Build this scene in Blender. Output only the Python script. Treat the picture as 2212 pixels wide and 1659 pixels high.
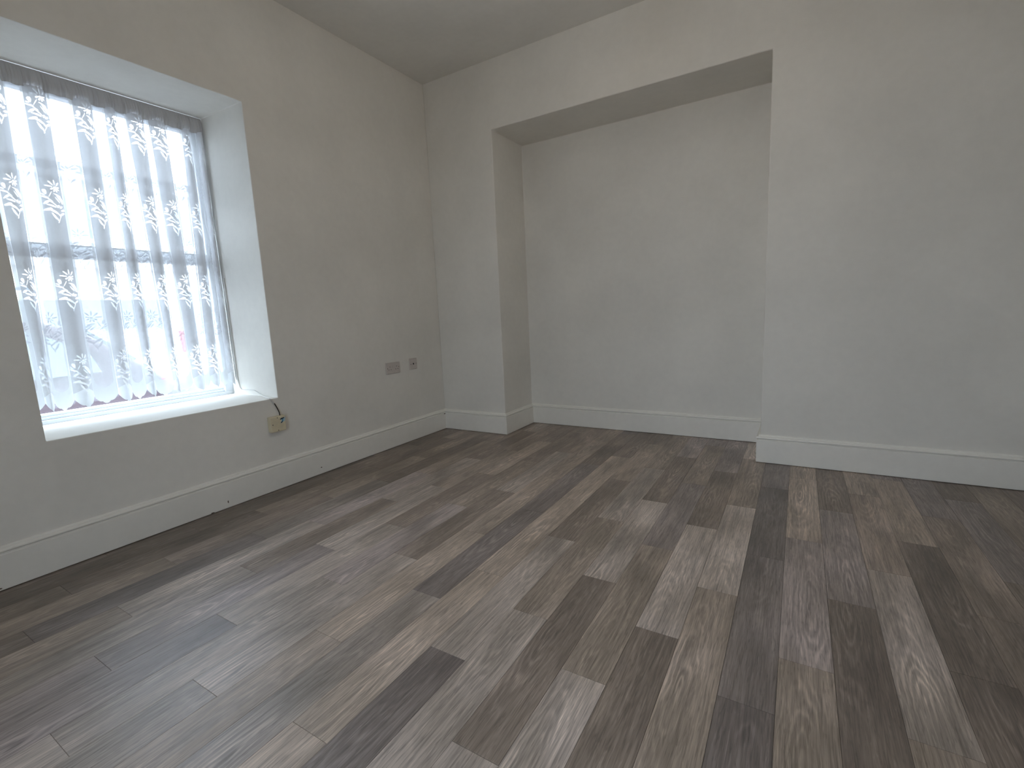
import bpy, bmesh, math, random
from mathutils import Vector, Matrix
from mathutils.geometry import delaunay_2d_cdt

random.seed(7)
sc = bpy.context.scene
for o in list(bpy.data.objects):
    bpy.data.objects.remove(o)
C = sc.collection
PI = math.pi

# ------------------------------------------------------------------ camera
cam_d = bpy.data.cameras.new('camera')
cam_d.sensor_fit = 'HORIZONTAL'
cam_d.sensor_width = 36.0
cam_d.lens = 36.0 * 1021.8555 / 2212.0
cam_d.clip_start = 0.02
cam = bpy.data.objects.new('camera', cam_d)
cam.location = (2.6940, -3.2418, 1.0002)
cam.rotation_euler = (1.4206, 0.0468, 0.5404)
C.objects.link(cam)
sc.camera = cam

# ------------------------------------------------------------------ light, exposure
SKY_L = 8.8          # overcast sky seen and felt through the window
FILL_LAMP_L = 9.6        # added opal globe, unseen, that fills the room with light
w = bpy.data.worlds.new('overcast_sky')
sc.world = w
w.use_nodes = True
bg = w.node_tree.nodes['Background']
bg.inputs['Color'].default_value = (0.77, 0.89, 1.06, 1)
bg.inputs['Strength'].default_value = SKY_L
sc.view_settings.view_transform = 'Standard'
sc.view_settings.look = 'None'
sc.view_settings.exposure = 1.07
sc.view_settings.gamma = 1.0
sc.view_settings.use_curve_mapping = False
sc.cycles.use_denoising = True
sc.cycles.max_bounces = 10
sc.cycles.diffuse_bounces = 5
sc.cycles.glossy_bounces = 3
sc.cycles.transmission_bounces = 8
sc.cycles.transparent_max_bounces = 12
sc.cycles.use_adaptive_sampling = True
sc.cycles.adaptive_threshold = 0.06
sc.cycles.sample_clamp_indirect = 3.0
sc.cycles.caustics_reflective = False
sc.cycles.caustics_refractive = False

# ------------------------------------------------------------------ dimensions (metres)
H = 2.8615                                    # ceiling
XR, YF = 4.20, -4.30                          # far side wall, wall behind the camera
AX0, AX1, AD, AZ = 0.6405, 2.5140, 0.4617, 2.3766   # alcove in the back wall
WY0, WY1, WZ0, WZ1 = -2.6051, -1.5599, 0.5558, 2.2261   # window opening, room side
VY0, VY1, VZ0, VZ1 = -2.6051, -1.5480, 0.5558, 2.2500   # the same at the window frame
WD = 0.497                                    # depth of the reveal
WT = 0.62                                     # thickness of the outer wall

# portal: only guides sampling of the sky through the window
pl = bpy.data.lights.new('window_portal', 'AREA')
pl.shape = 'RECTANGLE'
pl.size = 1.10
pl.size_y = 1.75
pl.cycles.is_portal = True
po = bpy.data.objects.new('window_portal', pl)
po.location = (-0.66, (VY0 + VY1) / 2, (VZ0 + VZ1) / 2)
po.rotation_euler = Vector((1, 0, 0)).to_track_quat('-Z', 'Z').to_euler()
C.objects.link(po)


# ------------------------------------------------------------------ helpers
def link(o, parent=None):
    C.objects.link(o)
    if parent is not None:
        o.parent = parent
    return o


def tag(o, label=None, cat=None, group=None, kind=None):
    if label: o['label'] = label
    if cat: o['category'] = cat
    if group: o['group'] = group
    if kind: o['kind'] = kind
    return o


def thing(name, label, cat, loc=(0, 0, 0), group=None, kind=None):
    o = bpy.data.objects.new(name, None)
    o.location = loc
    o.empty_display_size = 0.1
    link(o)
    return tag(o, label, cat, group, kind)


def mesh_obj(name, verts, faces, mat, parent=None, smooth=False):
    me = bpy.data.meshes.new(name)
    me.from_pydata([tuple(v) for v in verts], [], faces)
    me.validate()
    bm = bmesh.new(); bm.from_mesh(me)
    bmesh.ops.recalc_face_normals(bm, faces=bm.faces)
    bm.to_mesh(me); bm.free()
    if smooth:
        me.polygons.foreach_set('use_smooth', [True] * len(me.polygons))
    if mat: me.materials.append(mat)
    return link(bpy.data.objects.new(name, me), parent)


def bm_obj(name, bm, mat, parent=None, smooth=False):
    me = bpy.data.meshes.new(name)
    bmesh.ops.recalc_face_normals(bm, faces=bm.faces)
    bm.to_mesh(me); bm.free()
    if smooth:
        me.polygons.foreach_set('use_smooth', [True] * len(me.polygons))
    if mat: me.materials.append(mat)
    return link(bpy.data.objects.new(name, me), parent)


def add_box(bm, x0, x1, y0, y1, z0, z1):
    vs = [bm.verts.new((x, y, z)) for x in (x0, x1) for y in (y0, y1) for z in (z0, z1)]
    for f in ((0, 1, 3, 2), (4, 6, 7, 5), (0, 4, 5, 1), (2, 3, 7, 6), (0, 2, 6, 4), (1, 5, 7, 3)):
        bm.faces.new([vs[i] for i in f])
    return vs


def box(name, x0, x1, y0, y1, z0, z1, mat, parent=None, bev=0.0, seg=2):
    bm = bmesh.new()
    add_box(bm, x0, x1, y0, y1, z0, z1)
    bmesh.ops.recalc_face_normals(bm, faces=bm.faces)
    if bev:
        bmesh.ops.bevel(bm, geom=bm.edges[:], offset=bev, segments=seg, affect='EDGES', profile=0.5)
    return bm_obj(name, bm, mat, parent)


def bevel_mod(o, width, seg=2):
    m = o.modifiers.new('bevel', 'BEVEL')
    m.width = width; m.segments = seg; m.limit_method = 'ANGLE'; m.angle_limit = math.radians(30)
    return o


def tube(name, pts, r, mat, parent=None, n=8):
    pts = [Vector(p) for p in pts]
    # smooth the path with Catmull-Rom
    P = []
    for i in range(len(pts) - 1):
        a = pts[max(i - 1, 0)]; b = pts[i]; c = pts[i + 1]; d = pts[min(i + 2, len(pts) - 1)]
        for k in range(6):
            t = k / 6
            P.append(0.5 * ((2 * b) + (c - a) * t + (2 * a - 5 * b + 4 * c - d) * t * t + (3 * b - a - 3 * c + d) * t ** 3))
    P.append(pts[-1])
    V = []; F = []
    up = Vector((0.3, 0.2, 1)).normalized()
    for i, p in enumerate(P):
        tan = (P[min(i + 1, len(P) - 1)] - P[max(i - 1, 0)]).normalized()
        u = tan.cross(up)
        if u.length < 1e-4: u = tan.cross(Vector((1, 0, 0)))
        u.normalize(); v = tan.cross(u)
        for k in range(n):
            a = 2 * PI * k / n
            V.append(p + (u * math.cos(a) + v * math.sin(a)) * r)
    for i in range(len(P) - 1):
        for k in range(n):
            F.append((i * n + k, i * n + (k + 1) % n, (i + 1) * n + (k + 1) % n, (i + 1) * n + k))
    F.append(tuple(range(n))); F.append(tuple(range((len(P) - 1) * n, len(P) * n)))
    return mesh_obj(name, V, F, mat, parent, smooth=True)


def disc_cyl(bm, c, axis, r, h, n=16, r2=None):
    """a short cylinder from c along axis"""
    axis = Vector(axis).normalized()
    u = axis.orthogonal().normalized(); v = axis.cross(u)
    r2 = r if r2 is None else r2
    a = [bm.verts.new(Vector(c) + (u * math.cos(2 * PI * k / n) + v * math.sin(2 * PI * k / n)) * r) for k in range(n)]
    b = [bm.verts.new(Vector(c) + axis * h + (u * math.cos(2 * PI * k / n) + v * math.sin(2 * PI * k / n)) * r2) for k in range(n)]
    bm.faces.new(a); bm.faces.new(b)
    for k in range(n):
        bm.faces.new((a[k], a[(k + 1) % n], b[(k + 1) % n], b[k]))


# ------------------------------------------------------------------ materials
class NT:
    def __init__(self, name):
        self.m = bpy.data.materials.new(name)
        self.m.use_nodes = True
        self.t = self.m.node_tree
        self.t.nodes.clear()
        self.out = self.t.nodes.new('ShaderNodeOutputMaterial')

    def n(self, kind, **kw):
        nd = self.t.nodes.new(kind)
        for k, v in kw.items():
            setattr(nd, k, v)
        return nd

    def l(self, a, b):
        self.t.links.new(a, b)

    def val(self, sock, v):
        if hasattr(v, 'is_output'):
            self.l(v, sock)
        else:
            sock.default_value = v

    def math(self, op, a, b=0.0, c=None, clamp=False):
        nd = self.n('ShaderNodeMath', operation=op, use_clamp=clamp)
        self.val(nd.inputs[0], a); self.val(nd.inputs[1], b)
        if c is not None: self.val(nd.inputs[2], c)
        return nd.outputs[0]

    def vmath(self, op, a, b):
        nd = self.n('ShaderNodeVectorMath', operation=op)
        self.val(nd.inputs[0], a); self.val(nd.inputs[1], b)
        return nd.outputs[0]

    def noise(self, vec, scale, detail=3.0, rough=0.55, dist=0.0):
        nd = self.n('ShaderNodeTexNoise')
        self.l(vec, nd.inputs['Vector'])
        nd.inputs['Scale'].default_value = scale
        nd.inputs['Detail'].default_value = detail
        nd.inputs['Roughness'].default_value = rough
        nd.inputs['Distortion'].default_value = dist
        return nd.outputs['Fac']

    def mapr(self, v, a, b, c, d, clamp=True):
        nd = self.n('ShaderNodeMapRange', clamp=clamp)
        self.l(v, nd.inputs[0])
        for i, x in enumerate((a, b, c, d)): nd.inputs[1 + i].default_value = x
        return nd.outputs[0]

    def scale_color(self, col, f):
        nd = self.n('ShaderNodeVectorMath', operation='SCALE')
        self.val(nd.inputs[0], col); self.val(nd.inputs['Scale'], f)
        return nd.outputs[0]

    def mix(self, f, a, b, blend='MIX'):
        nd = self.n('ShaderNodeMix', data_type='RGBA', blend_type=blend)
        self.val(nd.inputs[0], f); self.val(nd.inputs[6], a); self.val(nd.inputs[7], b)
        return nd.outputs[2]

    def principled(self, col, rough, spec=0.5, normal=None, metal=0.0):
        b = self.n('ShaderNodeBsdfPrincipled')
        self.val(b.inputs['Base Color'], col)
        self.val(b.inputs['Roughness'], rough)
        b.inputs['Specular IOR Level'].default_value = spec
        b.inputs['Metallic'].default_value = metal
        if normal is not None: self.l(normal, b.inputs['Normal'])
        self.l(b.outputs[0], self.out.inputs[0])
        return b

    def bump(self, h, strength, dist):
        nd = self.n('ShaderNodeBump')
        nd.inputs['Strength'].default_value = strength
        nd.inputs['Distance'].default_value = dist
        self.l(h, nd.inputs['Height'])
        return nd.outputs[0]


def c4(r, g, b): return (r, g, b, 1.0)


def painted(name, col, rough=0.85, mott=0.05, bump=0.25, scale=1.0, spec=0.2):
    """matt paint with faint mottling and roller texture"""
    k = NT(name)
    pos = k.n('ShaderNodeNewGeometry').outputs['Position']
    big = k.noise(pos, 1.7 * scale, 2)
    mid = k.noise(pos, 22 * scale, 2)
    f = k.math('ADD', k.mapr(big, 0.3, 0.7, 1 - mott, 1 + mott), k.mapr(mid, 0.3, 0.7, -0.015, 0.015))
    colr = k.scale_color(c4(*col)[:3], f)
    fine = k.noise(pos, 420 * scale, 1)
    nrm = k.bump(fine, bump, 0.0012)
    k.principled(colr, rough, spec, nrm)
    return k.m


def plain(name, col, rough=0.5, spec=0.5, metal=0.0, var=0.04, scale=30.0):
    k = NT(name)
    obj = k.n('ShaderNodeTexCoord').outputs['Object']
    f = k.mapr(k.noise(obj, scale, 3), 0.3, 0.7, 1 - var, 1 + var)
    k.principled(k.scale_color(col, f), rough, spec, None, metal)
    return k.m


M = {}
M['wall'] = painted('wall_paint', (0.81, 0.785, 0.73))
M['ceiling'] = painted('ceiling_paint', (0.78, 0.765, 0.725))
M['reveal'] = M['wall']
M['gloss_white'] = painted('gloss_white_paint', (0.88, 0.855, 0.795), rough=0.38, mott=0.03, bump=0.06, spec=0.45)
M['upvc'] = plain('white_plastic_frame', (0.62, 0.64, 0.66), 0.35, 0.4, var=0.015)
M['socket'] = plain('socket_plastic', (0.60, 0.545, 0.505), 0.35, 0.5, var=0.03)
M['cream'] = plain('aged_cream_plastic', (0.70, 0.62, 0.44), 0.45, 0.4, var=0.06)
M['black'] = plain('black_plastic', (0.012, 0.011, 0.011), 0.45, 0.4, var=0.1)
M['screw'] = plain('screw_metal', (0.10, 0.08, 0.06), 0.5, 0.4, var=0.1)
M['handle'] = plain('handle_grey', (0.10, 0.10, 0.11), 0.4, 0.5, var=0.05)
M['seal_gap_shade'] = plain('rubber_seal_gap_shade', (0.03, 0.035, 0.035), 0.7, 0.2)  # also colours the strip that draws the shadow above the frame
M['chip'] = plain('bare_wood_chip', (0.13, 0.09, 0.065), 0.9, 0.1)
M['slab'] = plain('dark_underlay', (0.03, 0.025, 0.02), 0.95, 0.05)
M['cord_white'] = plain('painted_cord', (0.74, 0.72, 0.69), 0.5, 0.4)
M['blue_dark'] = plain('print_dark_blue', (0.012, 0.03, 0.06), 0.5, 0.3)
M['blue'] = plain('print_blue', (0.10, 0.30, 0.45), 0.5, 0.3)
M['blue_light'] = plain('print_pale_blue', (0.45, 0.62, 0.70), 0.5, 0.3)


def wood():
    k = NT('oak_vinyl_plank')
    oi = k.n('ShaderNodeObjectInfo')
    tc = k.n('ShaderNodeTexCoord').outputs['Object']
    comb = k.n('ShaderNodeCombineXYZ')
    k.l(k.math('MULTIPLY', oi.outputs['Random'], 37.0), comb.inputs[0])
    k.l(k.math('MULTIPLY', oi.outputs['Random'], 91.0), comb.inputs[1])
    k.l(k.math('MULTIPLY', oi.outputs['Random'], 13.0), comb.inputs[2])
    off = comb.outputs[0]

    def coords(sx, sy):
        s = k.vmath('MULTIPLY', tc, (sx, sy, 1.0))
        return k.vmath('ADD', s, off)
    # broad tonal drift, long streaks, fine grain, pores
    broad = k.noise(coords(7, 2.6), 1.0, 2, 0.5, 0.4)
    streak = k.noise(coords(38, 1.9), 1.0, 2, 0.6, 0.5)
    fine = k.noise(coords(240, 9), 1.0, 1, 0.65)
    pores = k.noise(coords(420, 34), 1.0, 0, 0.5)
    # cathedral figure: nested arches drawn out along the plank
    warp = k.noise(coords(11, 2.6), 1.0, 3, 0.62)
    sep = k.n('ShaderNodeSeparateXYZ'); k.l(tc, sep.inputs[0])
    r1 = oi.outputs['Random']
    cx = k.math('SUBTRACT', k.math('MULTIPLY', k.math('FRACT', k.math('MULTIPLY', r1, 7.3)), 0.05), 0.025)
    cy = k.math('SUBTRACT', k.math('MULTIPLY', k.math('FRACT', k.math('MULTIPLY', r1, 17.7)), 1.2), 0.6)
    dx = k.math('MULTIPLY', k.math('SUBTRACT', sep.outputs[0], cx), 15.0)
    dyr = k.math('SUBTRACT', sep.outputs[1], cy)
    dy = k.math('MULTIPLY', dyr, 1.9)
    d = k.math('SQRT', k.math('ADD', k.math('MULTIPLY', dx, dx), k.math('MULTIPLY', dy, dy)))
    ph = k.math('ADD', k.math('MULTIPLY', d, 34.0), k.math('MULTIPLY', warp, 30.0))
    ring = k.math('ADD', k.math('MULTIPLY', k.math('SINE', ph), 0.5), 0.5)
    ring = k.math('POWER', ring, 2.2)
    near = k.mapr(d, 0.1, 1.35, 1.0, 0.0)
    amt = k.math('MULTIPLY', near, k.mapr(broad, 0.36, 0.62, 0.25, 1.0))
    fig = k.math('MULTIPLY', k.math('SUBTRACT', ring, 0.42), amt)
    f = k.mapr(broad, 0.28, 0.72, 0.70, 1.28)
    f = k.math('MULTIPLY', f, k.mapr(streak, 0.25, 0.75, 0.76, 1.24))
    f = k.math('MULTIPLY', f, k.mapr(fine, 0.25, 0.75, 0.74, 1.22))
    f = k.math('MULTIPLY', f, k.math('ADD', 1.0, k.math('MULTIPLY', fig, 0.55)))
    f = k.math('MULTIPLY', f, k.mapr(pores, 0.62, 0.74, 1.0, 0.80))
    vein = k.noise(coords(58, 2.2), 1.0, 2, 0.6, 0.9)
    line = k.math('ABSOLUTE', k.math('SUBTRACT', vein, 0.5))
    f = k.math('MULTIPLY', f, k.mapr(line, 0.0, 0.035, 0.76, 1.03))
    vein2 = k.noise(coords(75, 3.4), 1.0, 2, 0.6, 1.2)
    line2 = k.math('ABSOLUTE', k.math('SUBTRACT', vein2, 0.53))
    f = k.math('MULTIPLY', f, k.mapr(line2, 0.0, 0.022, 1.22, 1.0))
    base = k.scale_color(oi.outputs['Color'], f)
    # cool grey wash drifting over the print
    wash = k.mapr(k.noise(coords(5, 3.1), 1.0, 2), 0.45, 0.75, 0.0, 0.35)
    cool = k.vmath('MULTIPLY', base, (0.95, 0.98, 1.10))
    col = k.mix(wash, base, cool)
    rough = k.mapr(streak, 0.2, 0.8, 0.34, 0.46)
    hgt = k.math('ADD', k.math('MULTIPLY', fine, 0.6), k.math('MULTIPLY', pores, 0.5))
    k.principled(col, rough, 0.68, k.bump(hgt, 0.10, 0.0008))
    return k.m


M['wood'] = wood()


def cloth(name, col, alpha, trans=0.6):
    """woven net: a share alpha of threads, the rest open holes"""
    k = NT(name)
    di = k.n('ShaderNodeBsdfDiffuse'); di.inputs[0].default_value = c4(*col)
    tr = k.n('ShaderNodeBsdfTranslucent'); tr.inputs[0].default_value = c4(*col)
    tp = k.n('ShaderNodeBsdfTransparent')
    m1 = k.n('ShaderNodeMixShader'); m1.inputs[0].default_value = trans
    k.l(di.outputs[0], m1.inputs[1]); k.l(tr.outputs[0], m1.inputs[2])
    m2 = k.n('ShaderNodeMixShader'); m2.inputs[0].default_value = alpha
    k.l(tp.outputs[0], m2.inputs[1]); k.l(m1.outputs[0], m2.inputs[2])
    k.l(m2.outputs[0], k.out.inputs[0])
    return k.m


M['net'] = cloth('dense_white_net', (0.64, 0.65, 0.67), 0.986, 0.075)
M['net_flower'] = cloth('openwork_flower', (0.80, 0.82, 0.84), 0.80, 0.15)
M['sheer'] = cloth('sheer_voile', (0.82, 0.85, 0.87), 0.67, 0.085)
M['sheer_flower'] = cloth('woven_flower', (0.66, 0.68, 0.72), 0.895, 0.075)
M['border'] = cloth('lace_border', (0.80, 0.83, 0.85), 0.945, 0.085)
M['hem'] = cloth('lace_hem', (0.82, 0.85, 0.88), 0.982, 0.080)
M['head'] = cloth('gathered_heading', (0.54, 0.53, 0.53), 0.988, 0.022)


def glass():
    k = NT('window_glass')
    tp = k.n('ShaderNodeBsdfTransparent'); tp.inputs[0].default_value = (0.95, 0.97, 0.97, 1)
    gl = k.n('ShaderNodeBsdfGlossy'); gl.inputs['Roughness'].default_value = 0.02
    m = k.n('ShaderNodeMixShader'); m.inputs[0].default_value = 0.06
    k.l(tp.outputs[0], m.inputs[1]); k.l(gl.outputs[0], m.inputs[2])
    k.l(m.outputs[0], k.out.inputs[0])
    return k.m


M['glass'] = glass()


def glow(name, col, strength):
    k = NT(name)
    e = k.n('ShaderNodeEmission')
    e.inputs[0].default_value = c4(*col); e.inputs[1].default_value = strength
    k.l(e.outputs[0], k.out.inputs[0])
    return k.m


M['lamp'] = glow('fill_lamp_globe', (1.0, 0.92, 0.82), FILL_LAMP_L)

# ------------------------------------------------------------------ room shell
# wall_left: thick outer wall with the window opening
ys = [YF - 0.15, WY0, WY1, AD + 0.15]
zs = [-0.02, WZ0, WZ1, H + 0.02]
yo = [YF - 0.15, VY0, VY1, AD + 0.15]
zo = [-0.02, VZ0, VZ1, H + 0.02]
V = [(0, y, z) for z in zs for y in ys] + [(-WT, y, z) for z in zo for y in yo]
F = []
for j in range(3):
    for i in range(3):
        if i == 1 and j == 1: continue
        a = j * 4 + i
        F.append((a, a + 1, a + 5, a + 4))
        F.append((16 + a, 16 + a + 4, 16 + a + 5, 16 + a + 1))
for a, b in ((5, 6), (6, 10), (10, 9), (9, 5)):
    F.append((a, b, 16 + b, 16 + a))
per = [0, 1, 2, 3, 7, 11, 15, 14, 13, 12, 8, 4]
for i in range(12):
    a, b = per[i], per[(i + 1) % 12]
    F.append((a, b, 16 + b, 16 + a))
o = bevel_mod(mesh_obj('wall_left', V, F, M['wall']), 0.004)
tag(o, 'off-white plastered wall pierced by the deep window recess', 'wall', kind='structure')

# wall_back: pier, lintel and alcove
YB = AD + 0.14
V = [(0, 0, -.02), (AX0, 0, -.02), (AX0, 0, AZ), (AX1, 0, AZ), (AX1, 0, -.02), (XR, 0, -.02), (XR, 0, H + .02), (0, 0, H + .02),
     (AX0, AD, -.02), (AX0, AD, AZ), (AX1, AD, AZ), (AX1, AD, -.02),
     (0, YB, -.02), (0, YB, H + .02), (XR, YB, H + .02), (XR, YB, -.02),
     (0, 0, AZ), (XR, 0, AZ), (AX0, 0, H + .02), (AX1, 0, H + .02)]
F = [(0, 1, 2, 16), (16, 2, 18, 7), (2, 3, 19, 18), (3, 17, 6, 19), (4, 5, 17, 3),
     (1, 8, 9, 2), (2, 9, 10, 3), (3, 10, 11, 4), (8, 11, 10, 9),
     (12, 13, 14, 15), (0, 16, 7, 13, 12), (5, 15, 14, 6, 17), (7, 18, 19, 6, 14, 13), (0, 12, 15, 5, 4, 11, 8, 1)]
o = bevel_mod(mesh_obj('wall_back', V, F, M['wall']), 0.006, 3)
tag(o, 'off-white wall with a tall shallow alcove set into it', 'wall', kind='structure')
o = box('wall_right', XR, XR + .15, YF - .15, YB, -.02, H + .02, M['wall'])
tag(o, 'plain off-white side wall facing the window', 'wall', kind='structure')
DX0, DX1, DZ1 = 1.80, 2.55, 2.05                # glazed door added behind the camera to let in fill daylight
xs = [0.0, DX0, DX1, XR]
V = [(x, y, z) for y in (YF, YF - .15) for z in (-.02, DZ1, H + .02) for x in xs]
F = []
for q in (0, 12):
    F += [(q + 0, q + 1, q + 5, q + 4), (q + 2, q + 3, q + 7, q + 6), (q + 4, q + 5, q + 9, q + 8), (q + 5, q + 6, q + 10, q + 9), (q + 6, q + 7, q + 11, q + 10)]
for a, b in ((1, 5), (5, 6), (6, 2), (0, 4), (4, 8), (3, 7), (7, 11), (8, 9), (9, 10), (10, 11), (0, 1), (2, 3)):
    F.append((a, b, 12 + b, 12 + a))
o = mesh_obj('wall_front', V, F, M['wall'])
tag(o, 'plain off-white wall facing the alcove', 'wall', kind='structure')
o = box('ceiling', -0.3, XR + .1, YF - .1, YB, H, H + .12, M['ceiling'])
tag(o, 'plain matt white plaster ceiling', 'ceiling', kind='structure')

floor = box('floor', 0.0, XR, YF, AD, -0.06, -0.0042, M['slab'])
tag(floor, 'grey brown wood plank floor running towards the alcove', 'floor', kind='structure')

# ------------------------------------------------------------------ planks
PW, PL, GAP = 0.1311, 0.803, 0.0006
OFF8 = {0: .085, 1: .385, 2: .66, 3: .235, 4: .455, 5: .778, 6: .285, 7: .557}
# tone of each plank (column, row): lightness and hue family read off the floor, lowered by the window wall
TONE = {
    0: 'p42 y55 b28 b32', 1: 'y52 b50 g55 y45', 2: 'b33 p50 b30 y44', 3: 'y58 y58 p55 y50', 4: 'p33 p30 p35 p30',
    5: 'y50 g68 y52 y50', 6: 'p50 b36 g68 b40', 7: 'y48 p45 y52 g62', 8: 'p52 b37 g60 b37 g60', 9: 'y45 g58 y50 g60',
    10: 'y55 b40 g62 p36', 11: 'b34 y62 y62 y65 y60', 12: 'b33 p40 p36 g50', 13: 'y52 y55 y65 y54', 14: 'b45 g60 b42 g61 g50',
    15: 'b40 y48 p58 g58', 16: 'b35 y55 b42 g64 p44', 17: 'b42 y52 g64 p47 p45', 18: 'b38 g58 b43 g52', 19: 'b42 y50 p56 g56 y50',
    20: 'b34 b33 g43 p32', 21: 'y42 y46 b38 y46', 22: 'y42 b31 y38 b24 y38', 23: 'b32 b37 b28 b24', 24: 'b34 b34 b28 b24',
    -1: 'p38 b40 b36 y45', -2: 'b30 p39 y42 b35', -3: 'y40 b36 p42 y45', -4: 'b26 y42 b36 y45', -5: 'p40 b34 y45 g48',
    -6: 'y42 p38 b34 y48', -7: 'b36 y46 p40 b36', -8: 'y44 b34 g46 p38'}
HUE = {'b': (1.09, 0.868, 0.715), 'p': (1.07, 0.89, 0.81), 'y': (1.09, 0.88, 0.715), 'g': (1.07, 0.90, 0.775)}
WOOD_GAIN = 2.75


def s2l(c): return ((c + .055) / 1.055) ** 2.4 if c > .04045 else c / 12.92


full_mesh = {}


def plank(pts, color):
    """pts: outline on the floor, anticlockwise"""
    cx = sum(p[0] for p in pts) / len(pts); cy = sum(p[1] for p in pts) / len(pts)
    key = tuple((round(p[0] - cx, 4), round(p[1] - cy, 4)) for p in pts)
    me = full_mesh.get(key)
    if me is None:
        n = len(pts); e = 0.0007
        if n == 4:
            ins = [(x - math.copysign(e, x), y - math.copysign(e, y)) for x, y in key]
        else:
            ins = list(key)
        V = [(x, y, -0.0042) for x, y in key] + [(x, y, -0.0005) for x, y in key] + [(x, y, 0.0) for x, y in ins]
        F = [tuple(reversed(range(n)))]
        for r in (0, n):
            F += [(r + i, r + (i + 1) % n, r + n + (i + 1) % n, r + n + i) for i in range(n)]
        F.append(tuple(range(2 * n, 3 * n)))
        me = bpy.data.meshes.new('plank')
        me.from_pydata(V, [], F)
        me.materials.append(M['wood'])
        full_mesh[key] = me
    o = bpy.data.objects.new('plank', me)
    o.location = (cx, cy, 0)
    o.color = (*color, 1)
    link(o, floor)


for k in range(-8, 25):
    xr = 3.204 - PW * k
    x0, x1 = max(xr - PW, 0.0) + GAP / 2, min(xr, XR) - GAP / 2
    if x1 - x0 < 0.01: continue
    tones = TONE[k].split()
    off = OFF8[k % 8]
    xa0, xa1 = max(x0, AX0 + .001), min(x1, AX1 - .001)      # the stretch of this row that runs on into the alcove
    for n in range(-1, 7):
        b = -(off + PL * (n - 1)) - GAP / 2
        a = b - PL + GAP
        a = max(a, YF)
        top = (AD - .001) if xa1 - xa0 > 0.005 else -0.001
        b = min(b, top)
        if b - a < 0.012: continue
        if n < 0: t = tones[1]
        elif n < len(tones): t = tones[n]
        else: t = tones[(n * 3 + k) % len(tones)]
        v = s2l((.47 + (int(t[1:]) / 100 - .47) * .55) * 200 / 255) * WOOD_GAIN
        h = HUE[t[0]]
        col = tuple(v * q for q in h)
        if b <= 0 or (abs(xa0 - x0) < 1e-6 and abs(xa1 - x1) < 1e-6):
            plank([(x0, a), (x1, a), (x1, b), (x0, b)], col)
        elif a >= 0:
            plank([(xa0, a), (xa1, a), (xa1, b), (xa0, b)], col)
        elif abs(xa0 - x0) < 1e-6:
            plank([(x0, a), (x1, a), (x1, -.001), (xa1, -.001), (xa1, b), (x0, b)], col)
        else:
            plank([(x0, a), (x1, a), (x1, b), (xa0, b), (xa0, -.001), (x0, -.001)], col)

# ------------------------------------------------------------------ skirting boards
PROF = [(0.0, 0.003), (0.0195, 0.003), (0.0200, 0.006), (0.0200, 0.1430), (0.0185, 0.1450), (0.0120, 0.1462), (0.0100, 0.1490), (0.0130, 0.1512),
        (0.0185, 0.1530), (0.0212, 0.1570), (0.0205, 0.1612), (0.0172, 0.1648), (0.0125, 0.1662), (0.0082, 0.1668),
        (0.0082, 0.1690), (0.0078, 0.1735), (0.0058, 0.1758), (0.0030, 0.1766), (0.0, 0.1766)]


def skirting(name, path, label):
    """path: points on the wall line; the room lies to the left of the direction of travel"""
    n = len(path)
    P = [Vector((x, y, 0)) for x, y in path]
    V = []; F = []
    for i in range(n):
        dirs = []
        if i > 0: dirs.append((P[i] - P[i - 1]).normalized())
        if i < n - 1: dirs.append((P[i + 1] - P[i]).normalized())
        nr = [Vector((-d.y, d.x, 0)) for d in dirs]
        if len(nr) == 2:
            m = (nr[0] + nr[1]).normalized()
            m = m / m.dot(nr[0])
        else:
            m = nr[0]
        for dd, z in PROF:
            V.append(P[i] + m * dd + Vector((0, 0, z)))
    q = len(PROF)
    for i in range(n - 1):
        for j in range(q):
            F.append((i * q + j, i * q + (j + 1) % q, (i + 1) * q + (j + 1) % q, (i + 1) * q + j))
    F.append(tuple(range(q))); F.append(tuple(range((n - 1) * q, n * q)))
    o = mesh_obj(name, V, F, M['gloss_white'])
    tag(o, label, 'skirting board', kind='structure')
    return o


bl = skirting('baseboard_left', [(0, 0), (0, YF)], 'white moulded skirting board along the window wall')
skirting('baseboard_back', [(XR, 0), (AX1, 0), (AX1, AD), (AX0, AD), (AX0, 0), (0, 0)], 'white moulded skirting board stepping round the alcove')
skirting('baseboard_right', [(XR, YF), (XR, 0)], 'white moulded skirting board along the wall facing the window')
skirting('baseboard_front', [(0, YF), (XR, YF)], 'white moulded skirting board along the wall facing the alcove')
# knocks in the paint
for (y, z, ry, rz_) in ((-2.872, .118, .008, .004), (-2.828, .058, .006, .0045), (-1.935, .036, .003, .009), (-1.328, .045, .006, .004),
                        (-0.03, .1375, .012, .004), (-2.83, .012, .012, .003), (-2.02, .006, .010, .0025)):
    bm = bmesh.new()
    vs = []
    for i in range(9):
        a = 2 * PI * i / 9
        rr = random.uniform(.75, 1.15)
        vs.append(bm.verts.new((0.0203, y + ry * rr * math.cos(a), z + rz_ * rr * math.sin(a))))
    top = bm.faces.new(vs)
    ex = bmesh.ops.extrude_face_region(bm, geom=[top])
    for v in ex['geom']:
        if isinstance(v, bmesh.types.BMVert): v.co.x -= .0012
    bm_obj('paint_chip', bm, M['chip'], bl)

# ------------------------------------------------------------------ window
win = thing('window_1', 'white framed window with a middle bar behind the net curtain', 'window', (-WD - .03, (VY0 + VY1) / 2, VZ0), kind='structure')
win_inv = Vector((-(-WD - .03), -(VY0 + VY1) / 2, -VZ0))


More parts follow.
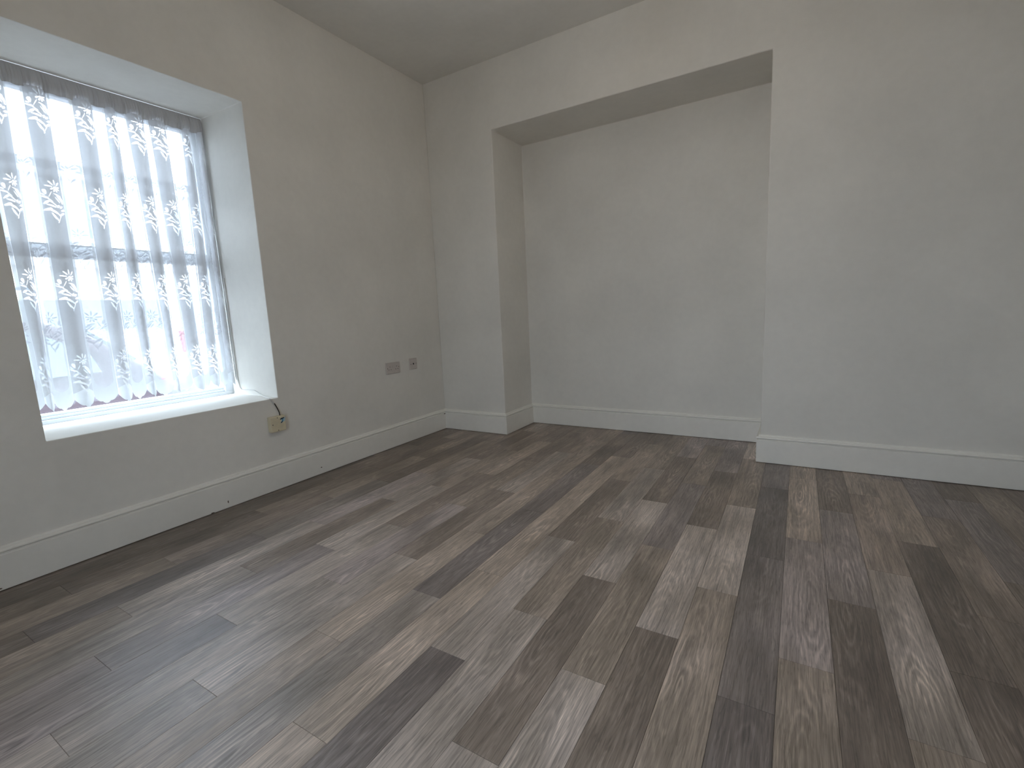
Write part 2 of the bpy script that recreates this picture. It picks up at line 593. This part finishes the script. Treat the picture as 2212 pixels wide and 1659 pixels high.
def wbox(name, x0, x1, y0, y1, z0, z1, mat, parent=None, bev=.003):
    d = win_inv
    return box(name, x0 + d.x, x1 + d.x, y0 + d.y, y1 + d.y, z0 + d.z, z1 + d.z, mat, parent or win, bev)


xi, xo = -WD, -WD - .075
wbox('bottom_rail', xo, xi, VY0, VY1, VZ0 - .002, VZ0 + .021, M['upvc'])
wbox('bottom_bead', xo + .01, xi - .012, VY0, VY1, VZ0 + .021, VZ0 + .036, M['upvc'])
wbox('bottom_sash_rail', xo + .015, xi - .022, VY0 + .05, VY1 - .05, VZ0 + .036, VZ0 + .050, M['upvc'])
wbox('top_rail', xo, xi, VY0, VY1, VZ1 - .060, VZ1 - .004, M['upvc'])
wbox('top_sash_rail', xo + .015, xi - .015, VY0 + .05, VY1 - .05, VZ1 - .088, VZ1 - .060, M['upvc'])
wbox('jamb', xo, xi, VY0, VY0 + .052, VZ0 + .02, VZ1 - .06, M['upvc'])
wbox('jamb', xo, xi, VY1 - .052, VY1, VZ0 + .02, VZ1 - .06, M['upvc'])
wbox('transom', xo, xi - .004, VY0 + .05, VY1 - .05, 1.383, 1.440, M['upvc'])
wbox('transom_seal', xo + .02, xi - .0025, VY0 + .05, VY1 - .05, 1.4395, 1.4455, M['seal_gap_shade'], bev=0)
wbox('pane', xo + .03, xo + .036, VY0 + .05, VY1 - .05, 1.44, VZ1 - .06, M['glass'], bev=0)
wbox('pane', xo + .03, xo + .036, VY0 + .05, VY1 - .05, VZ0 + .045, 1.384, M['glass'], bev=0)
hd = wbox('window_handle', xi - .001, xi + .012, VY1 - .045, VY1 - .023, 1.665, 1.735, M['handle'], bev=.003)
wbox('lever', xi + .012, xi + .024, VY1 - .042, VY1 - .027, 1.605, 1.722, M['handle'], hd, bev=.003)
hd_l = hd.children[0] if hd.children else None
# dark strip standing in for the shadow in the joint above the frame
wbox('head_gap_shade', xi - .02, xi + .001, VY0 + .002, VY1 - .002, VZ1 - .0045, VZ1 - .001, M['seal_gap_shade'], bev=0)

# ------------------------------------------------------------------ added glazed door behind the camera, unseen source of fill daylight
gd = thing('fill_door_1', 'unseen white glazed door added for fill daylight in the wall facing the alcove', 'door', ((DX0 + DX1) / 2, YF - .07, 0), kind='structure')


def dbox(name, x0, x1, y0, y1, z0, z1, mat, parent=None, bev=.003):
    return box(name, x0 - (DX0 + DX1) / 2, x1 - (DX0 + DX1) / 2, y0, y1, z0, z1, mat, parent or gd, bev)


dbox('jamb', DX0, DX0 + .06, -.04, .04, 0, DZ1, M['upvc'])
dbox('jamb', DX1 - .06, DX1, -.04, .04, 0, DZ1, M['upvc'])
dbox('head', DX0 + .06, DX1 - .06, -.04, .04, DZ1 - .06, DZ1, M['upvc'])
dbox('threshold', DX0 + .06, DX1 - .06, -.04, .04, 0, .03, M['upvc'])
xm = (DX0 + DX1) / 2
for a, b in ((DX0 + .06, xm), (xm, DX1 - .06)):
    lf = dbox('door_leaf_stile', a, a + .07, -.03, .03, .03, DZ1 - .06, M['upvc'])
    dbox('stile', b - .07, b, -.03, .03, .03, DZ1 - .06, M['upvc'])
    dbox('bottom_rail', a + .07, b - .07, -.03, .03, .03, .20, M['upvc'])
    dbox('top_rail', a + .07, b - .07, -.03, .03, DZ1 - .14, DZ1 - .06, M['upvc'])
    dbox('pane', a + .07, b - .07, -.004, .004, .20, DZ1 - .14, M['glass'], bev=0)
pl2 = pl.copy(); pl2.size = DX1 - DX0; pl2.size_y = DZ1
pl2.cycles.is_portal = True
po2 = bpy.data.objects.new('fill_door_portal', pl2)
po2.location = (xm, YF - .2, DZ1 / 2)
po2.rotation_euler = Vector((0, 1, 0)).to_track_quat('-Z', 'Z').to_euler()
C.objects.link(po2)

# ------------------------------------------------------------------ net curtain
CX = -0.458
BT = [-2.600, -2.487, -2.412, -2.346, -2.263, -2.166, -2.091, -2.036, -1.988, -1.934, -1.862, -1.829, -1.748, -1.675, -1.625, -1.588, -1.5525]
BB = [-2.600, -2.478, -2.431, -2.358, -2.277, -2.174, -2.107, -2.043, -1.997, -1.915, -1.872, -1.811, -1.742, -1.695, -1.638, -1.592, -1.5535]
ZT, ZH = 2.157, 0.664
cur = thing('net_curtain', 'white lace net curtain with flower stripes hanging in the window recess', 'curtain', (CX, (VY0 + VY1) / 2, 0.6))
cinv = -Vector(cur.location)


def cpos(i, u, z):
    """point of stripe i (u across, z up) on the folded curtain"""
    t = (z - 1.85) / (1.04 - 1.85)
    t = max(-0.5, min(1.6, t))
    y0 = BT[i] + (BB[i] - BT[i]) * t
    y1 = BT[i + 1] + (BB[i + 1] - BT[i + 1]) * t
    dense = i % 2 == 1
    sw = 0.004 * math.sin(3.1 * z + i * 1.7)
    if dense:
        bulge = 0.030 * max(0.0, math.sin(PI * u)) ** 0.8 + 0.006 * math.sin(2 * PI * u)
        uu = u + 0.10 * math.sin(PI * u) * 0.6
        y = y0 + (y1 - y0) * uu
        x = CX + bulge
    else:
        y = y0 + (y1 - y0) * u
        x = CX - 0.010 * math.sin(PI * u)
    return Vector((x + sw * (0.4 + 0.6 * math.sin(PI * u)), y, z)) + cinv


def ell(cx, cy, rx, ry, a, n=10):
    ca, sa = math.cos(a), math.sin(a)
    out = []
    for k in range(n):
        t = 2 * PI * k / n
        x, y = rx * math.cos(t), ry * math.sin(t) * (0.75 + 0.25 * math.cos(t))
        out.append((cx + x * ca - y * sa, cy + x * sa + y * ca))
    return out


# one embroidered spray: petals, buds, leaves and stem; unit = metres before fitting to the stripe
PET = [(.006, .070, .0062, .0062, 0.0)]                                     # daisy eye, then its petals
for q in range(9):
    qa = 2 * PI * q / 9 + .2
    long_ = 1.35 if .25 * PI < qa % (2 * PI) < 1.15 * PI else 0.85
    PET.append((.006 + .017 * long_ * math.cos(qa), .070 + .017 * long_ * math.sin(qa), .0098 * long_, .0040, qa))
PET += [(-.031, .046, .0125, .0062, 1.75), (-.036, .034, .0060, .0030, 2.4),          # bud
        (-.016, .036, .0150, .0018, 1.15), (-.024, .014, .0200, .0019, -.75),          # stems
        (-.033, .022, .0130, .0042, -.50), (-.030, -.003, .0105, .0058, .75),          # small leaves
        (.012, .036, .0180, .0042, -.25), (.021, .029, .0210, .0046, -.62), (.022, .017, .0215, .0044, -.78),   # tulip bloom
        (.010, .013, .0160, .0036, -.80), (.034, .018, .0110, .0034, -1.25), (.033, .001, .0060, .0032, -.3),
        (-.010, -.006, .0210, .0030, -.72), (-.016, -.018, .0170, .0046, -.38),        # twigs and leaves under it
        (.010, -.018, .0085, .0062, .9), (.023, -.020, .0100, .0056, .65), (.030, -.034, .0115, .0060, .30),
        (-.028, -.036, .0130, .0070, .35), (-.012, -.044, .0210, .0062, -.52), (.006, -.056, .0150, .0046, -.75),
        (.024, -.053, .0150, .0058, .55), (-.013, -.066, .0170, .0050, -1.15), (-.004, -.078, .0150, .0036, -1.05),
        (.009, -.076, .0190, .0020, 1.10), (.001, -.094, .0050, .0024, .9)]


def stripe(i):
    dense = i % 2 == 1
    w = max(abs(BT[i + 1] - BT[i]), abs(BB[i + 1] - BB[i]))
    nu = 10 if dense else 8
    nz = 40

    def zb(u):
        return ZH - 0.038 * math.sin(PI * u) - 0.007 * abs(math.sin(3 * PI * u)) + 0.004 * math.sin(i * 2.1)
    W0 = 0.085                         # nominal cloth width of a stripe
    pts = []; faces = []; kinds = []

    def poly(pp, kind):
        idx = list(range(len(pts), len(pts) + len(pp)))
        pts.extend(pp); faces.append(idx); kinds.append(kind)
    nb = 18
    outline = [(u / nb * W0, zb(u / nb)) for u in range(nb + 1)]
    outline += [(W0, ZH + (ZT - ZH) * (j + 1) / nz) for j in range(nz)]
    outline += [(W0 * (1 - (j + 1) / nu), ZT) for j in range(nu)]
    outline += [(0, ZT - (ZT - ZH) * (j + 1) / nz) for j in range(nz - 1)]
    poly(outline, 'cloth')
    if not dense:
        ins = 0.010
        x0, x1 = ins, W0 - ins
        zc = ZH + 0.085
        arch = [(W0 / 2 - (x1 - x0) / 2 * math.cos(PI * j / 12), zc - 0.040 * math.sin(PI * j / 12)) for j in range(13)]
        arch += [(x1, zc + (ZT - .001 - zc) * (q + 1) / 30) for q in range(30)]
        arch += [(x1 + (x0 - x1) * (q + 1) / 6, ZT - .001) for q in range(6)]
        arch += [(x0, ZT - .001 + (zc - ZT + .001) * (q + 1) / 30) for q in range(29)]
        poly(arch, 'panel')
    else:
        us = [.0006 + (W0 - .0012) * q / 14 for q in range(15)]
        poly([(u, ZH + .006) for u in us] + [(u, ZH + .030 + .022 * math.sin(PI * u / W0)) for u in reversed(us)], 'hem')
    zcs = (2.045, 1.632, 1.210, 0.792) if dense else (1.835, 1.425, 1.005)
    fit = 1.0
    for m, z0 in enumerate(zcs):
        jit = random.uniform(-.004, .004)
        for (px, pz, rx, ry, a) in PET:
            mir = 1 if dense else -1
            e = ell(px * mir * fit + W0 / 2, pz + z0 + jit, rx * 1.02, ry * 1.12, a if mir == 1 else PI - a, 8)
            e = [(min(max(x, .0012), W0 - .0012), min(z, ZT - .0015)) for x, z in e]
            poly(e, ('flower', m))
    for a in range(1, nu):
        for b in range(1, nz):
            pts.append((W0 * a / nu, zb(a / nu) + (ZT - zb(a / nu)) * b / nz))
    vo, eo, fo, ov, oe, of = delaunay_2d_cdt([Vector(p) for p in pts], [], faces, 1, 1e-6)
    groups = {}; flips = []
    for f, src in zip(fo, of):
        ks = [kinds[s] for s in src]
        fl = [q for q in ks if isinstance(q, tuple)]
        if not ks: continue
        cz = sum(vo[q].y for q in f) / len(f)
        if dense and cz < ZH + .03: ks = ks + ['hem']
        ar = sum(vo[f[q]].x * vo[f[(q + 1) % len(f)]].y - vo[f[(q + 1) % len(f)]].x * vo[f[q]].y for q in range(len(f)))
        if ar < 0: f = list(reversed(f)); flips.append(1)
        if abs(ar) < 1e-12: continue
        key = fl[0] if fl else ('panel' if 'panel' in ks else ('hem' if 'hem' in ks else 'cloth'))
        groups.setdefault(key, []).append(f)
    pos = [cpos(i, v.x / W0, v.y) for v in vo]

    def make(key, name, mat, parent):
        fs = groups.get(key)
        if not fs: return None
        used = sorted({v for f in fs for v in f}); ren = {v: n_ for n_, v in enumerate(used)}
        me = bpy.data.meshes.new(name)
        me.from_pydata([tuple(pos[v]) for v in used], [], [tuple(ren[v] for v in f) for f in fs])
        me.polygons.foreach_set('use_smooth', [True] * len(me.polygons))
        me.materials.append(mat)
        return link(bpy.data.objects.new(name, me), parent)
    if dense:
        st = make('cloth', 'dense_stripe', M['net'], cur)
        make('hem', 'scalloped_hem', M['hem'], st)
        fm = M['net_flower']
    else:
        st = make('panel', 'sheer_stripe', M['sheer'], cur)
        make('cloth', 'lace_border', M['border'], st)
        fm = M['sheer_flower']
    for m in range(len(zcs)):
        make(('flower', m), 'lace_flower', fm, st)


for i in range(16):
    stripe(i)

# gathered heading over the hidden rod
V = []; F = []
nY = 330; zrow = [2.150, 2.162, 2.172, 2.180, 2.192, 2.208, 2.224, 2.2405]
for a in range(nY + 1):
    y = -2.600 + (2.600 - 1.5525) * a / nY
    g = math.sin(a * 1.31 + 2 * math.sin(a * .17)) * (0.6 + 0.4 * math.sin(a * .31))
    for j, z in enumerate(zrow):
        t = j / (len(zrow) - 1)
        amp = 0.0065 * math.sin(PI * min(1, t * 1.2)) + .001
        V.append(Vector((CX + 0.006 + amp * g + 0.012 * math.sin(PI * t), y, z + .002 * math.sin(a * .4) * (1 - t))) + cinv)
q = len(zrow)
for a in range(nY):
    for j in range(q - 1):
        F.append((a * q + j, (a + 1) * q + j, (a + 1) * q + j + 1, a * q + j + 1))
mesh_obj('gathered_heading', V, F, M['head'], cur, smooth=True)
tube('curtain_wire', [Vector((CX + .002, -2.603, 2.196)) + cinv, Vector((CX + .002, -2.1, 2.196)) + cinv, Vector((CX + .002, -1.552, 2.198)) + cinv], .003, M['cord_white'], cur)

# ------------------------------------------------------------------ sockets and junction box
def socket_plate(name, y0, y1, z0, z1, label):
    t = thing(name, label, 'socket', (0, (y0 + y1) / 2, z0))
    hw = (y1 - y0) / 2; hh = z1 - z0
    bm = bmesh.new()
    add_box(bm, 0, .0095, -hw, hw, 0, hh)
    bmesh.ops.recalc_face_normals(bm, faces=bm.faces)
    ed = [e for e in bm.edges if max(e.verts[0].co.x, e.verts[1].co.x) > .009]
    bmesh.ops.bevel(bm, geom=ed, offset=.003, segments=3, affect='EDGES', profile=0.5)
    bm_obj('faceplate', bm, M['socket'], t)
    return t, hw, hh


def hole(parent, name, y, z, sy, sz, mat):
    return box(name, .0085, .0099, y - sy / 2, y + sy / 2, z - sz / 2, z + sz / 2, mat, parent, bev=.0006, seg=1)


def scr(parent, y, z):
    bm = bmesh.new(); disc_cyl(bm, (.0088, y, z), (1, 0, 0), .0032, .0014, 10)
    return bm_obj('screw', bm, M['screw'], parent)


t, hw, hh = socket_plate('double_socket', -.6680, -.5215, .5745, .6610, 'double white mains socket beside the single outlet plate')
for cy in (-.036, .036):
    hole(t, 'pin_hole', cy, .054, .0045, .0085, M['black'])
    hole(t, 'pin_hole', cy - .011, .032, .0070, .0050, M['black'])
    hole(t, 'pin_hole', cy + .011, .032, .0070, .0050, M['black'])
scr(t, -.060, .043); scr(t, .060, .048)
for cy in (-.007, .007):
    box('rocker_switch', .0085, .0112, cy - .005, cy + .005, .046, .062, M['socket'], t, bev=.0008)
t, hw, hh = socket_plate('aerial_outlet', -.4110, -.3250, .5790, .6690, 'small single aerial outlet plate near the room corner')
bm = bmesh.new(); disc_cyl(bm, (.0085, 0, .045), (1, 0, 0), .0072, .0016, 16)
co = bm_obj('aerial_hole', bm, M['black'], t)
scr(t, -.030, .043); scr(t, .030, .046)

jb = thing('junction_box', 'small aged cream junction box below the window sill', 'junction box', (0, -1.5965, .357))
bm = bmesh.new(); add_box(bm, 0, .034, -.0475, .0475, 0, .092)
bmesh.ops.recalc_face_normals(bm, faces=bm.faces)
bmesh.ops.bevel(bm, geom=bm.edges[:], offset=.004, segments=3, affect='EDGES', profile=.5)
bm_obj('cover', bm, M['cream'], jb)
for (y, z) in ((-.004, .084), (-.036, .046), (-.004, .008)):
    bm = bmesh.new(); disc_cyl(bm, (.0335, y, z), (1, 0, 0), .0028, .0012, 10)
    bm_obj('screw_hole', bm, M['black'], jb)


def mark(pts, mat, name='printed_mark', x=.0342):
    V = [(x, y, z) for y, z in pts] + [(x - .0006, y, z) for y, z in pts]
    n = len(pts)
    F = [tuple(range(n)), tuple(range(2 * n - 1, n - 1, -1))] + [(i, (i + 1) % n, n + (i + 1) % n, n + i) for i in range(n)]
    return mesh_obj(name, V, F, mat, jb)


mark([(.013, .046), (.044, .058), (.046, .080), (.020, .078), (.022, .064)], M['blue_light'])
mark([(.012, .072), (.020, .078), (.038, .080), (.040, .074), (.024, .071), (.014, .068)], M['blue_dark'], x=.0346)
mark([(.026, .072), (.033, .073), (.031, .056), (.023, .054)], M['blue'], x=.0346)
mark([(.014, .050), (.026, .060), (.028, .054), (.020, .047)], M['blue_dark'], x=.0349)

cab = thing('telephone_cable', 'thin cable running from the junction box up over the sill corner', 'cable', (0, -1.59, .45))
ci = -Vector(cab.location)
tube('bare_cable', [Vector(q) + ci for q in ((.016, -1.570, .447), (.014, -1.572, .470), (.009, -1.580, .500), (.006, -1.590, .526))], .0030, M['black'], cab)
tube('painted_cable', [Vector(q) + ci for q in ((.006, -1.590, .526), (.005, -1.604, .546), (.000, -1.612, .5585), (-.040, -1.600, .5595), (-.110, -1.580, .560),
                                                (-.183, -1.5625, .570), (-.243, -1.5595, .589), (-.330, -1.5575, .589), (-.395, -1.5565, .592),
                                                (-.418, -1.5562, .652), (-.421, -1.5560, .743), (-.420, -1.5560, .893), (-.421, -1.5560, 1.30))], .0028, M['cord_white'], cab)

# ------------------------------------------------------------------ added fill lamp (above and in front of the camera, out of frame)
LX, LY, LZ = 2.00, -1.60, 2.22
lamp = thing('fill_lamp', 'unseen opal globe lamp added under the ceiling as fill light', 'lamp', (LX, LY, LZ))
bm = bmesh.new(); disc_cyl(bm, (0, 0, H - LZ - .03), (0, 0, 1), .05, .03, 24)
bm_obj('ceiling_rose', bm, M['gloss_white'], lamp)
tube('cord', [(0, 0, .14), (0, 0, .2), (0, 0, H - LZ - .02)], .004, M['cord_white'], lamp)
bm = bmesh.new(); disc_cyl(bm, (0, 0, .118), (0, 0, 1), .03, .05, 20)
bm_obj('lamp_holder', bm, M['gloss_white'], lamp)
bm = bmesh.new(); bmesh.ops.create_uvsphere(bm, u_segments=24, v_segments=16, radius=.125)
bm_obj('globe', bm, M['lamp'], lamp, smooth=True)

# ------------------------------------------------------------------ outside: street, houses, cars
M['asphalt'] = painted('asphalt', (0.075, 0.072, 0.080), rough=.9, mott=.15, scale=.5)
M['paving'] = painted('pavement_slabs', (0.34, 0.32, 0.32), rough=.9, mott=.1, scale=.5)
M['render'] = painted('cream_render', (0.80, 0.79, 0.75), rough=.9, mott=.04, scale=.4)
M['trim_white'] = plain('white_stucco', (0.82, 0.83, 0.84), .6, .3)
M['slate'] = plain('slate_roof', (0.16, 0.17, 0.19), .7, .3)
M['pane_far'] = plain('house_glass', (0.30, 0.40, 0.46), .12, .6, var=.1, scale=2)
M['car_mauve'] = plain('mauve_grey_car_paint', (0.040, 0.025, 0.032), .35, .4, var=.02)
M['car_white'] = plain('white_van_paint', (0.80, 0.82, 0.84), .3, .6, var=.02)
M['car_glass'] = plain('car_glass', (0.10, 0.13, 0.15), .1, .7, var=.05, scale=3)
M['tyre'] = plain('tyre_rubber', (0.02, 0.02, 0.021), .85, .2)
M['rim'] = plain('wheel_alloy', (0.45, 0.46, 0.48), .35, .5, metal=.6)
M['red_lens'] = plain('red_tail_light', (0.45, 0.02, 0.04), .2, .6)
M['lens'] = plain('clear_lens', (0.7, 0.72, 0.75), .15, .6)
M['door'] = plain('painted_street_door', (0.10, 0.16, 0.22), .4, .4)

RZ = -0.33
o = box('ground_street', -26, -2.45, -22, 26, RZ - .3, RZ, M['asphalt']); tag(o, 'grey asphalt street outside the window', 'street', kind='structure')
o = box('ground_pavement', -2.40, -WT, -22, 26, RZ - .3, RZ + .10, M['paving']); tag(o, 'pale pavement just outside the window', 'pavement', kind='structure')
o = box('ground_far_pavement', -12.0, -10.4, -22, 26, RZ - .28, RZ + .11, M['paving']); tag(o, 'pale pavement in front of the house opposite', 'pavement', kind='structure')

o = box('ground_yard', -WT, 14, -22, YF - .16, RZ - .3, -.06, M['paving']); tag(o, 'pale paved yard outside the added fill door', 'yard', kind='structure')
house = thing('terraced_house', 'cream rendered house with white sash windows across the street', 'house', (-12, 2.0, RZ + .11))
hi = -Vector(house.location)


def hb(name, x0, x1, y0, y1, z0, z1, mat, parent=None, bev=.0):
    return box(name, x0 + hi.x, x1 + hi.x, y0 + hi.y, y1 + hi.y, z0 + hi.z, z1 + hi.z, mat, parent or house, bev)


hb('wall', -18, -12, -7, 13, RZ + .11, 4.62, M['render'])
hb('cornice', -12.0, -11.78, -7, 13, 4.52, 4.66, M['trim_white'])
hb('string_course', -12.0, -11.90, -7, 13, 2.52, 2.66, M['trim_white'])
hb('plinth', -12.0, -11.94, -7, 13, RZ + .11, .40, M['trim_white'])
V = [Vector(q) + hi for q in ((-11.8, -7, 4.66), (-11.8, 13, 4.66), (-15, 13, 5.7), (-15, -7, 5.7), (-18, 13, 4.66), (-18, -7, 4.66))]
mesh_obj('roof', V, [(0, 1, 2, 3), (3, 2, 4, 5), (0, 3, 5), (1, 4, 2), (0, 5, 4, 1)], M['slate'], house)
for yc in (-5.0, -2.3, 0.0, 1.53, 3.75, 6.2, 9.0):
    for (z0, z1) in ((3.18, 4.20), (0.75, 2.05)):
        if z0 < 1 and abs(yc - 0.0) < .1: continue
        wv = .52
        fr = hb('window_frame', -12.0, -11.93, yc - wv / 2, yc + wv / 2, z0, z1, M['trim_white'])
        for cy in (-1, 1):
            for r in range(3):
                hh_ = (z1 - z0 - .10) / 3
                hb('pane', -11.935, -11.925, yc + (0.010 if cy > 0 else -wv / 2 + .04), yc + (wv / 2 - .04 if cy > 0 else -.010),
                   z0 + .05 + r * hh_ + .008, z0 + .05 + (r + 1) * hh_ - .008, M['pane_far'], fr)
        hb('window_sill', -12.0, -11.85, yc - wv / 2 - .05, yc + wv / 2 + .05, z0 - .08, z0, M['trim_white'], fr)
dr = hb('street_door', -12.0, -11.95, -.45, .45, RZ + .11, 2.05, M['door'])
hb('door_surround', -12.0, -11.90, -.58, -.45, RZ + .11, 2.20, M['trim_white'])
hb('door_surround', -12.0, -11.90, .45, .58, RZ + .11, 2.20, M['trim_white'])


def car(name, label, x0, x1, prof, glassp, paint, wheels, group=None, lights=(), roof_in=.16):
    """prof: closed side outline (y,z) of body; glassp: side windows outlines; x0 near side, x1 far side"""
    xc = (x0 + x1) / 2
    zc = RZ
    yc = sum(p[0] for p in prof) / len(prof)
    t = thing(name, label, 'car', (xc, yc, zc), group)
    W = abs(x1 - x0) / 2
    belt = 0.92

    def tum(z):                        # sides lean in above the belt line
        hgt = z - RZ
        return W - max(0.0, hgt - belt) * roof_in / .5
    n = len(prof)
    V = []
    for s in (1, -1):
        for (y, z) in prof:
            V.append((s * tum(z), y - yc, z - zc))
    F = [tuple(range(n)), tuple(range(2 * n - 1, n - 1, -1))] + [(i, (i + 1) % n, n + (i + 1) % n, n + i) for i in range(n)]
    b = mesh_obj('body', V, F, paint, t)
    bevel_mod(b, .05, 3)
    for gp in glassp:
        for s in (1, -1):
            V = [(s * (tum(z) + .004), y - yc, z - zc) for y, z in gp] + [(s * (tum(z) - .01), y - yc, z - zc) for y, z in gp]
            m = len(gp)
            F = [tuple(range(m)), tuple(range(2 * m - 1, m - 1, -1))] + [(i, (i + 1) % m, m + (i + 1) % m, m + i) for i in range(m)]
            mesh_obj('side_window', V, F, M['car_glass'], t)
    for y in wheels:
        for s in (1, -1):
            bm = bmesh.new(); disc_cyl(bm, (s * (W - .17), y - yc, .31), (s, 0, 0), .31, .185, 28)
            ty = bm_obj('tyre', bm, M['tyre'], t, False); bevel_mod(ty, .03, 2)
            bm = bmesh.new(); disc_cyl(bm, (s * (W + .005), y - yc, .31), (s, 0, 0), .20, .015, 20, .17)
            bm_obj('rim', bm, M['rim'], ty)
    return t, yc, zc, W, tum


# hatchback parked by the kerb, tail towards the alcove end
hp = [(-4.75, .02), (-4.80, .30), (-4.60, .46), (-3.75, .60), (-3.05, 1.06), (-2.75, 1.13), (-1.75, 1.12), (-1.45, 1.02), (-1.02, .62), (-.88, .50), (-.84, .20), (-.90, -.05), (-4.7, -.08)]
hg = [[(-3.55, .62), (-3.00, 1.00), (-2.45, 1.05), (-2.45, .60)], [(-2.38, .60), (-2.38, 1.05), (-1.80, 1.03), (-1.45, .80), (-1.40, .62)]]
t, yc, zc, W, tum = car('hatchback_car', 'mauve grey hatchback parked by the kerb outside the window', -3.05, -4.75, hp, hg, M['car_mauve'], (-4.0, -1.65))
for s in (1, -1):
    box('tail_light', s * (W - .20) - .07, s * (W - .20) + .07 + .12 * max(s, 0), -.98 - yc, -.845 - yc, .32 - zc, .50 - zc, M['red_lens'], t, .02)
    box('headlight', s * (W - .22) - .12, s * (W - .22) + .12, -4.80 - yc, -4.66 - yc, .28 - zc, .42 - zc, M['lens'], t, .02)
V = [(-W + .22, -1.43 - yc, 1.02 - zc), (W - .22, -1.43 - yc, 1.02 - zc), (W - .12, -1.08 - yc, .69 - zc), (-W + .12, -1.08 - yc, .69 - zc)]
V2 = [(a, b + .02, c + .02) for a, b, c in V]
mesh_obj('rear_window', V + V2, [(0, 1, 2, 3), (7, 6, 5, 4), (0, 4, 5, 1), (1, 5, 6, 2), (2, 6, 7, 3), (3, 7, 4, 0)], M['car_glass'], t)
box('rear_bumper', -W + .03, W - .03, -.92 - yc, -.80 - yc, -.02 - zc, .20 - zc, M['car_mauve'], t, .04)

# white van on the far side of the road
vp = [(-3.6, .0), (-3.7, .35), (-3.55, .70), (-3.15, 1.00), (-2.75, 1.52), (-2.35, 1.68), (1.05, 1.68), (1.20, 1.55), (1.25, .30), (1.20, -.05), (-3.5, -.08)]
vg = [[(-2.98, 1.05), (-2.68, 1.48), (-2.05, 1.52), (-2.05, 1.05)], [(-1.95, 1.05), (-1.95, 1.53), (-.70, 1.53), (-.70, 1.05)], [(-.60, 1.05), (-.60, 1.53), (.95, 1.53), (.95, 1.05)]]
t, yc, zc, W, tum = car('passenger_van', 'white van with dark side windows parked across the street', -7.2, -9.0, vp, vg, M['car_white'], (-2.75, .35), roof_in=.08)
for s in (1, -1):
    box('tail_light', s * (W - .10) - .06, s * (W - .10) + .06, 1.20 - yc, 1.275 - yc, .55 - zc, .95 - zc, M['red_lens'], t, .015)
box('front_bumper', -W + .03, W - .03, -3.76 - yc, -3.60 - yc, .0 - zc, .25 - zc, M['car_white'], t, .03)

bpy.context.view_layer.update()
